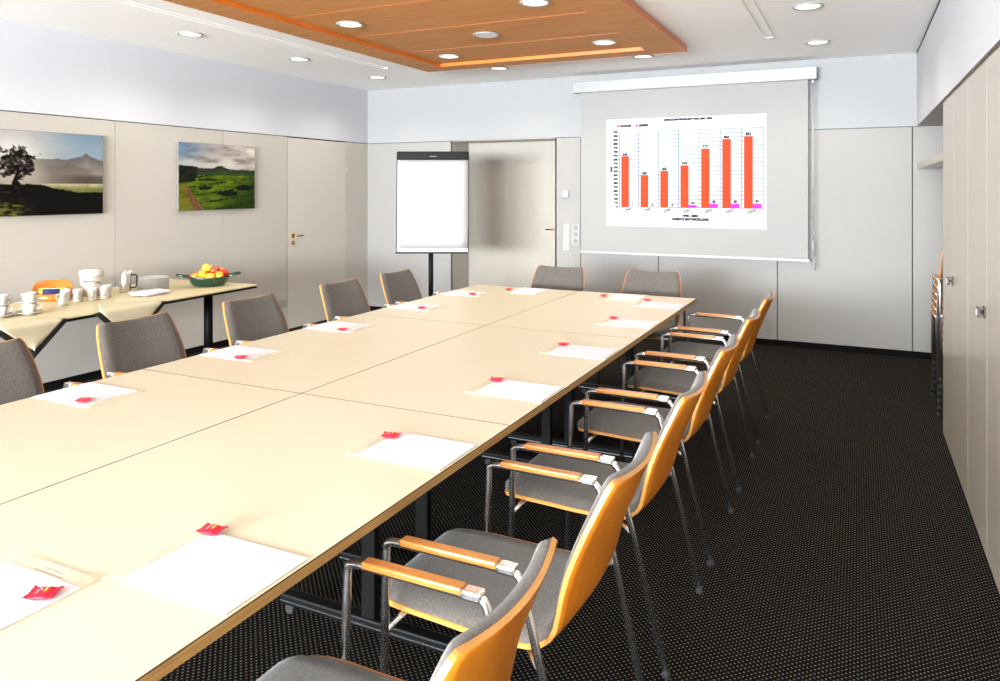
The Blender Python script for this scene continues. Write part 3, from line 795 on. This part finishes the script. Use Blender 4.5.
for (x, y), nm in stacks:
    z = TZ+.0005
    for k in range(2):
        lab = 'white saucer, %s of the %s' % (('bottom one', 'upper one')[k], nm)
        if ps_ is None: ps_ = obj('saucer', saucer_bm(), M['porc'], None, (x, y, z)); tag(ps_, lab, 'saucer', 'white saucers')
        else: o = dup(ps_, (x, y, z), 0, lab)
        z += .007
        lab = 'white coffee cup, %s of the %s' % (('lower one', 'top one')[k], nm)
        if pcup is None:
            pcup = thing('coffee_cup', lab, 'cup', (x, y, z), R(60), 'stacked coffee cups'); obj('bowl', cup_bm(), M['porc'], pcup); obj('handle', handle_bm(.041, .018, .05), M['porc'], pcup)
        else: dup(pcup, (x, y, z), R(60+25*k), lab)
        z += .0625
pm = None
for i, (px_, py_) in enumerate(((-5.05, 3.395), (-4.975, 3.435), (-4.93, 3.51), (-4.915, 3.59), (-4.985, 3.665))):
    lab = 'white mug in the row in front of the canister, ' + ('leftmost, next to the milk jug', 'second from the left', 'middle one', 'second from the right', 'rightmost, nearest the plates')[i]
    if pm is None:
        pm = thing('mug', lab, 'mug', (px_, py_, TZ+.0005), R(-30), 'row of white mugs'); obj('body', cup_bm(.088, .034, .029), M['porc'], pm); obj('handle', handle_bm(.033, .025, .068), M['porc'], pm)
    else: dup(pm, (px_, py_, TZ+.0005), R(-30), lab)
t = thing('milk_jug', 'small white porcelain milk jug in front of the orange basket', 'jug', (-4.895, 3.27, TZ+.0005), R(40))
bm = NB(); lathe(bm, [(0, .002), (.030, 0), (.033, .004), (.032, .022), (.024, .052), (.019, .068), (.024, .084), (.022, .084), (.017, .068), (.022, .05), (.029, .02), (0, .006)], 24)
for v in list(bm.verts):
    if v.co.z > .078 and v.co.x > .012: v.co.x += .012; v.co.z += .004
obj('body', bm, M['porc'], t); obj('handle', (lambda b: ([setattr(v, 'co', Vector((-v.co.x, v.co.y, v.co.z))) for v in list(b.verts)], b)[1])(handle_bm(.025, .025, .074, .018)), M['porc'], t)
# orange basket with tea bags
t = thing('tea_basket', 'orange oval basket with high back rim holding tea packets', 'basket', (-5.20, 3.40, TZ+.0005), R(-33))
bm = NB(); seg = 40; outer = []; inner = []
def rim(a):  # high at the wall side (-x local ~ away from viewer), low in front
    return .050+.085*sm(-.4, .9, -math.cos(a))
for rr, hs_ in ((.95, 0), (1.0, .3), (1.04, 1.0)):
    outer.append([Vector((.092*rr*math.cos(2*PI*k/seg), .125*rr*math.sin(2*PI*k/seg), rim(2*PI*k/seg)*hs_)) for k in range(seg)])
for rr, hs_ in ((.98, 1.0), (.93, .35), (.88, .08)):
    inner.append([Vector((.092*rr*math.cos(2*PI*k/seg), .125*rr*math.sin(2*PI*k/seg), max(.006, rim(2*PI*k/seg)*hs_))) for k in range(seg)])
rings = [[bm.verts.new(p) for p in r] for r in outer+inner]
for a, b in zip(rings, rings[1:]):
    for k in range(seg):
        f = bm.faces.new((a[k], a[(k+1) % seg], b[(k+1) % seg], b[k])); f.smooth = True
bm.faces.new(rings[0][::-1]); bm.faces.new(rings[-1])
obj('basket_body', bm, M['orange'], t)
bm = NB(); random.seed(5)
for k in range(4): box(bm, -.0935, -.091, -.022+k*.012, -.014+k*.012, .115, .125)
obj('rim_lettering', bm, M['brown'], t)
for k, (dx, dy, mm, rz) in enumerate(((-.045, -.06, 'tea_yellow', .2), (-.02, -.03, 'tea_white', .1), (.012, -.035, 'tea_blue', 0), (.0, .02, 'tea_white', -.1), (.035, .0, 'tea_blue', .1), (-.03, .05, 'tea_green', .2), (.02, .06, 'tea_green', -.2))):
    w = sbp(0, 0)
    c, s = math.cos(R(-33)), math.sin(R(-33)); wx, wy = -5.20+dx*c-dy*s, 3.40+dx*s+dy*c
    bm = NB(); box(bm, -.006, .006, -.030, .030, 0, .078, bev=.002)
    for v in list(bm.verts): v.co = Matrix.Rotation(.25, 3, 'Y') @ v.co
    lab = ['yellow tea packet at the back left in the orange basket', 'white tea packet behind the dark one in the orange basket', 'dark blue tea packet left of centre in the orange basket',
           'white tea packet in the middle of the orange basket', 'dark blue tea packet at the front in the orange basket', 'green tea packet at the back right in the orange basket', 'green tea packet at the right end of the orange basket'][k]
    tag(obj('tea_packet', bm, M[mm], None, (wx, wy, TZ+.0085), R(-33)+rz), lab, 'tea packet', 'tea packets in the basket')
# canister
t = thing('storage_canister', 'tall off-white canister with flat lid and scribbled writing behind the mugs', 'canister', (-5.155, 3.665, TZ+.0005), R(-35))
bm = NB(); lathe(bm, [(0, 0), (.072, 0), (.078, .006), (.078, .150), (0, .150)], 32); obj('body', bm, M['canister'], t)
bm = NB(); lathe(bm, [(0, .150), (.083, .150), (.084, .155), (.082, .190), (.078, .195), (.050, .196), (.048, .199), (0, .199)], 32); obj('lid', bm, M['porc'], t)
bm = NB(); random.seed(11)
for k in range(11):
    a = -.75+k*.15; h = random.uniform(.004, .012); z = .108-.012*(k > 6)+random.uniform(-.003, .003)
    p = [Vector((.0788*math.cos(a+da), .0785*math.sin(a+da), z+dz)) for da, dz in ((0, 0), (.05, h), (.09, -.002))]
    tube(bm, p, .0022, 5)
obj('handwriting', bm, M['ink'], t)
# steel jug and plates
t = thing('thermos_jug', 'brushed steel jug with hinged lid beside the stack of plates', 'jug', (-5.10, 3.905, TZ+.0005), R(50))
bm = NB(); lathe(bm, [(0, 0), (.040, 0), (.042, .004), (.042, .135), (.038, .142), (0, .142)], 28); obj('body', bm, M['steel'], t)
bm = NB(); lathe(bm, [(0, .142), (.040, .142), (.041, .150), (.03, .156), (.008, .158), (.010, .164), (0, .166)], 28); tube(bm, [(.02, 0, .155), (.06, 0, .158)], .006, 8); obj('lid', bm, M['steel'], t)
bm = NB(); tube(bm, fillet([(.038, 0, .13), (.085, 0, .13), (.078, 0, .03), (.040, 0, .03)], .02), .006, 8); obj('handle', bm, M['blackm'], t)
pl = None
for k in range(12):
    lab = 'white plate in the stack beside the steel jug, ' + ('bottom plate' if k == 0 else 'topmost plate' if k == 11 else 'plate %s from the bottom' % ('', 'second', 'third', 'fourth', 'fifth', 'sixth', 'seventh', 'eighth', 'ninth', 'tenth', 'eleventh')[k])
    loc = (-5.03, 4.10, TZ+.0005+k*.0078)
    if pl is None:
        bm = NB(); lathe(bm, [(0, .002), (.06, .001), (.068, .002), (.085, .004), (.116, .0105), (.119, .0125), (.115, .0128), (.084, .0068), (.066, .0045), (0, .0045)], 40)
        pl = tag(obj('plate', bm, M['porc'], None, loc), lab, 'plate', 'stacked white plates')
    else: dup(pl, loc, 0, lab)
pn = None
for k in range(4):
    lab = 'folded white napkin in front of the plates, ' + ('bottom of the pile', 'second from the bottom', 'second from the top', 'top of the pile')[k]
    loc = (-4.80+.004*k, 3.89-.006*k, TZ+.0062+k*.0066)
    if pn is None: pn = tag(obj('paper_napkin', bx(-.075, .075, -.12, .12, 0, .0062, bev=.002), M['paper'], None, loc, R(8)), lab, 'napkin', 'folded napkins')
    else: dup(pn, loc, R(8-6*k), lab)
# fruit bowl
BW = Vector((-4.79, 4.44, TZ+.0005)); BR = R(-43)
t = thing('fruit_bowl', 'dark green glazed boat-shaped bowl with open handles, full of fruit', 'bowl', BW, BR)
bm = NB()
prof = [(0, .004), (.10, .002), (.115, .004), (.14, .03), (.157, .062), (.164, .074), (.160, .078), (.150, .064), (.132, .034), (.10, .012), (0, .010)]
lathe(bm, prof, 40, sx=.72, sy=1.0)
for v in list(bm.verts):
    rr = abs(v.co.y)/.164
    if v.co.z > .05: v.co.z += .018*rr**3
    an = math.atan2(v.co.y/1.0, v.co.x/.72)
    if v.co.z > .02: v.co.xy *= 1+.012*math.sin(16*an)
obj('bowl_body', bm, M['green'], t)
for s in (-1, 1):
    bm = NB(); tube(bm, fillet([(-.055, s*.150, .082), (-.045, s*.225, .098), (0, s*.250, .102), (.045, s*.225, .098), (.055, s*.150, .082)], .03), .008, 8)
    for x in (-.02, .02): tube(bm, [(x, s*.158, .086), (x*.9, s*.24, .100)], .005, 6)
    obj('handle', bm, M['green'], t)
def fruit(label, kind, lx, ly, lz, r, c1, c2):
    N = NT('skin_'+kind); tc = N.n('ShaderNodeTexCoord'); n_ = N.n('ShaderNodeTexNoise'); n_.inputs['Scale'].default_value = 16
    mx = N.n('ShaderNodeMix', data_type='RGBA'); mx.inputs[6].default_value = (*hexc(c1), 1); mx.inputs[7].default_value = (*hexc(c2), 1)
    cr = N.n('ShaderNodeValToRGB'); cr.color_ramp.elements[0].position = .35; cr.color_ramp.elements[1].position = .65
    N.l(tc.outputs['Object'], n_.inputs['Vector']); N.l(n_.outputs['Fac'], cr.inputs['Fac']); N.l(cr.outputs['Color'], mx.inputs[0]); N.l(mx.outputs[2], N.b.inputs['Base Color']); N.b.inputs['Roughness'].default_value = .3
    c, s = math.cos(BR), math.sin(BR); w = BW+Vector((lx*c-ly*s, lx*s+ly*c, lz))
    o = thing(kind, label, 'fruit', w, random.uniform(0, 6), 'fruit in the green bowl')
    bm = NB(); prof = []
    for k in range(15):
        a = -PI/2+PI*k/14; q = r*(math.cos(a)*(1+.06*math.sin(a))); z = r*.93*math.sin(a)
        if kind != 'orange': z -= (.16*r*math.exp(-(q/(.32*r))**2))*(1 if a > 0 else -.6)
        prof.append((q if abs(a) < PI/2-1e-4 else 0, z))
    lathe(bm, prof, 24); obj('flesh', bm, N.m, o)
    bm = NB(); tube(bm, [(0, 0, r*.74), (.003, 0, r*.93), (.008, .002, r*1.05)], .0018, 6); obj('stem', bm, M['brown'], o)
    o.rotation_euler = (random.uniform(-.5, .5), random.uniform(-.5, .5), random.uniform(0, 6))
F = [('red-orange apple at the left end of the green bowl', 'apple', .03, -.125, .082, .036, 'd8401c', 'e88a2a'),
     ('bright yellow and red apple left of the pile in the green bowl', 'apple', .03, -.058, .100, .038, 'f2b41e', 'e0571c'),
     ('golden orange apple at the front middle of the green bowl', 'apple', .075, .012, .080, .038, 'f0a52a', 'e7781f'),
     ('yellow apple on top of the pile in the green bowl', 'apple', -.022, -.018, .142, .037, 'f4c52c', 'ee9a24'),
     ('brownish red apple right of the topmost fruit in the green bowl', 'apple', .012, .050, .128, .037, 'b4481c', '8f3a14'),
     ('orange behind the pile on the right of the green bowl', 'orange', -.035, .100, .112, .036, 'f08c1c', 'ee7d14'),
     ('yellowish red apple at the front right of the green bowl', 'apple', .045, .092, .086, .036, 'e8b03a', 'dd5a26'),
     ('deep red apple at the right end of the green bowl', 'apple', -.005, .138, .098, .036, 'd92a1c', 'c11f16'),
     ('greenish yellow apple low at the back of the green bowl', 'apple', -.06, -.055, .085, .036, 'cfc23a', 'd98a2a'),
     ('yellow apple buried in the middle of the green bowl', 'apple', -.045, .03, .082, .036, 'f0b62c', 'e08a2a')]
for a in F: fruit(a[0], a[1], a[2], a[3]*.84, a[4], a[5]*1.06, a[6], a[7])

# ------------------------------------------------------------------ light, camera
W = bpy.data.worlds.new('sky_world'); SC.world = W; W.use_nodes = True
bg = W.node_tree.nodes['Background']; bg.inputs['Color'].default_value = (.72, .84, 1, 1); bg.inputs['Strength'].default_value = 1.2
for a, b in WIN:
    l = bpy.data.lights.new('window_daylight', 'AREA'); l.shape = 'RECTANGLE'; l.size = b-a-.1; l.size_y = z1-z0-.1; l.energy = 980*(b-a)/1.7; l.color = (.86, .93, 1)  # lamps added at the unseen windows, tilted up to brighten the ceiling
    o = bpy.data.objects.new('window_daylight', l); C.objects.link(o); o.location = ((a+b)/2, NY-.05, (z0+z1)/2); o.rotation_euler = (R(136), 0, 0)

cam = bpy.data.cameras.new('camera'); co = bpy.data.objects.new('camera', cam); C.objects.link(co)
co.location = (0, 0, 1.54); co.rotation_euler = (R(90), 0, R(25.75))
cam.sensor_fit = 'HORIZONTAL'; cam.sensor_width = 36; cam.lens = 36*.742; cam.shift_y = -.1521; cam.clip_start = .05
SC.camera = co
v = SC.view_settings
v.view_transform = 'Standard'; v.look = 'None'; v.exposure = 1.12; v.gamma = 1; v.use_curve_mapping = False
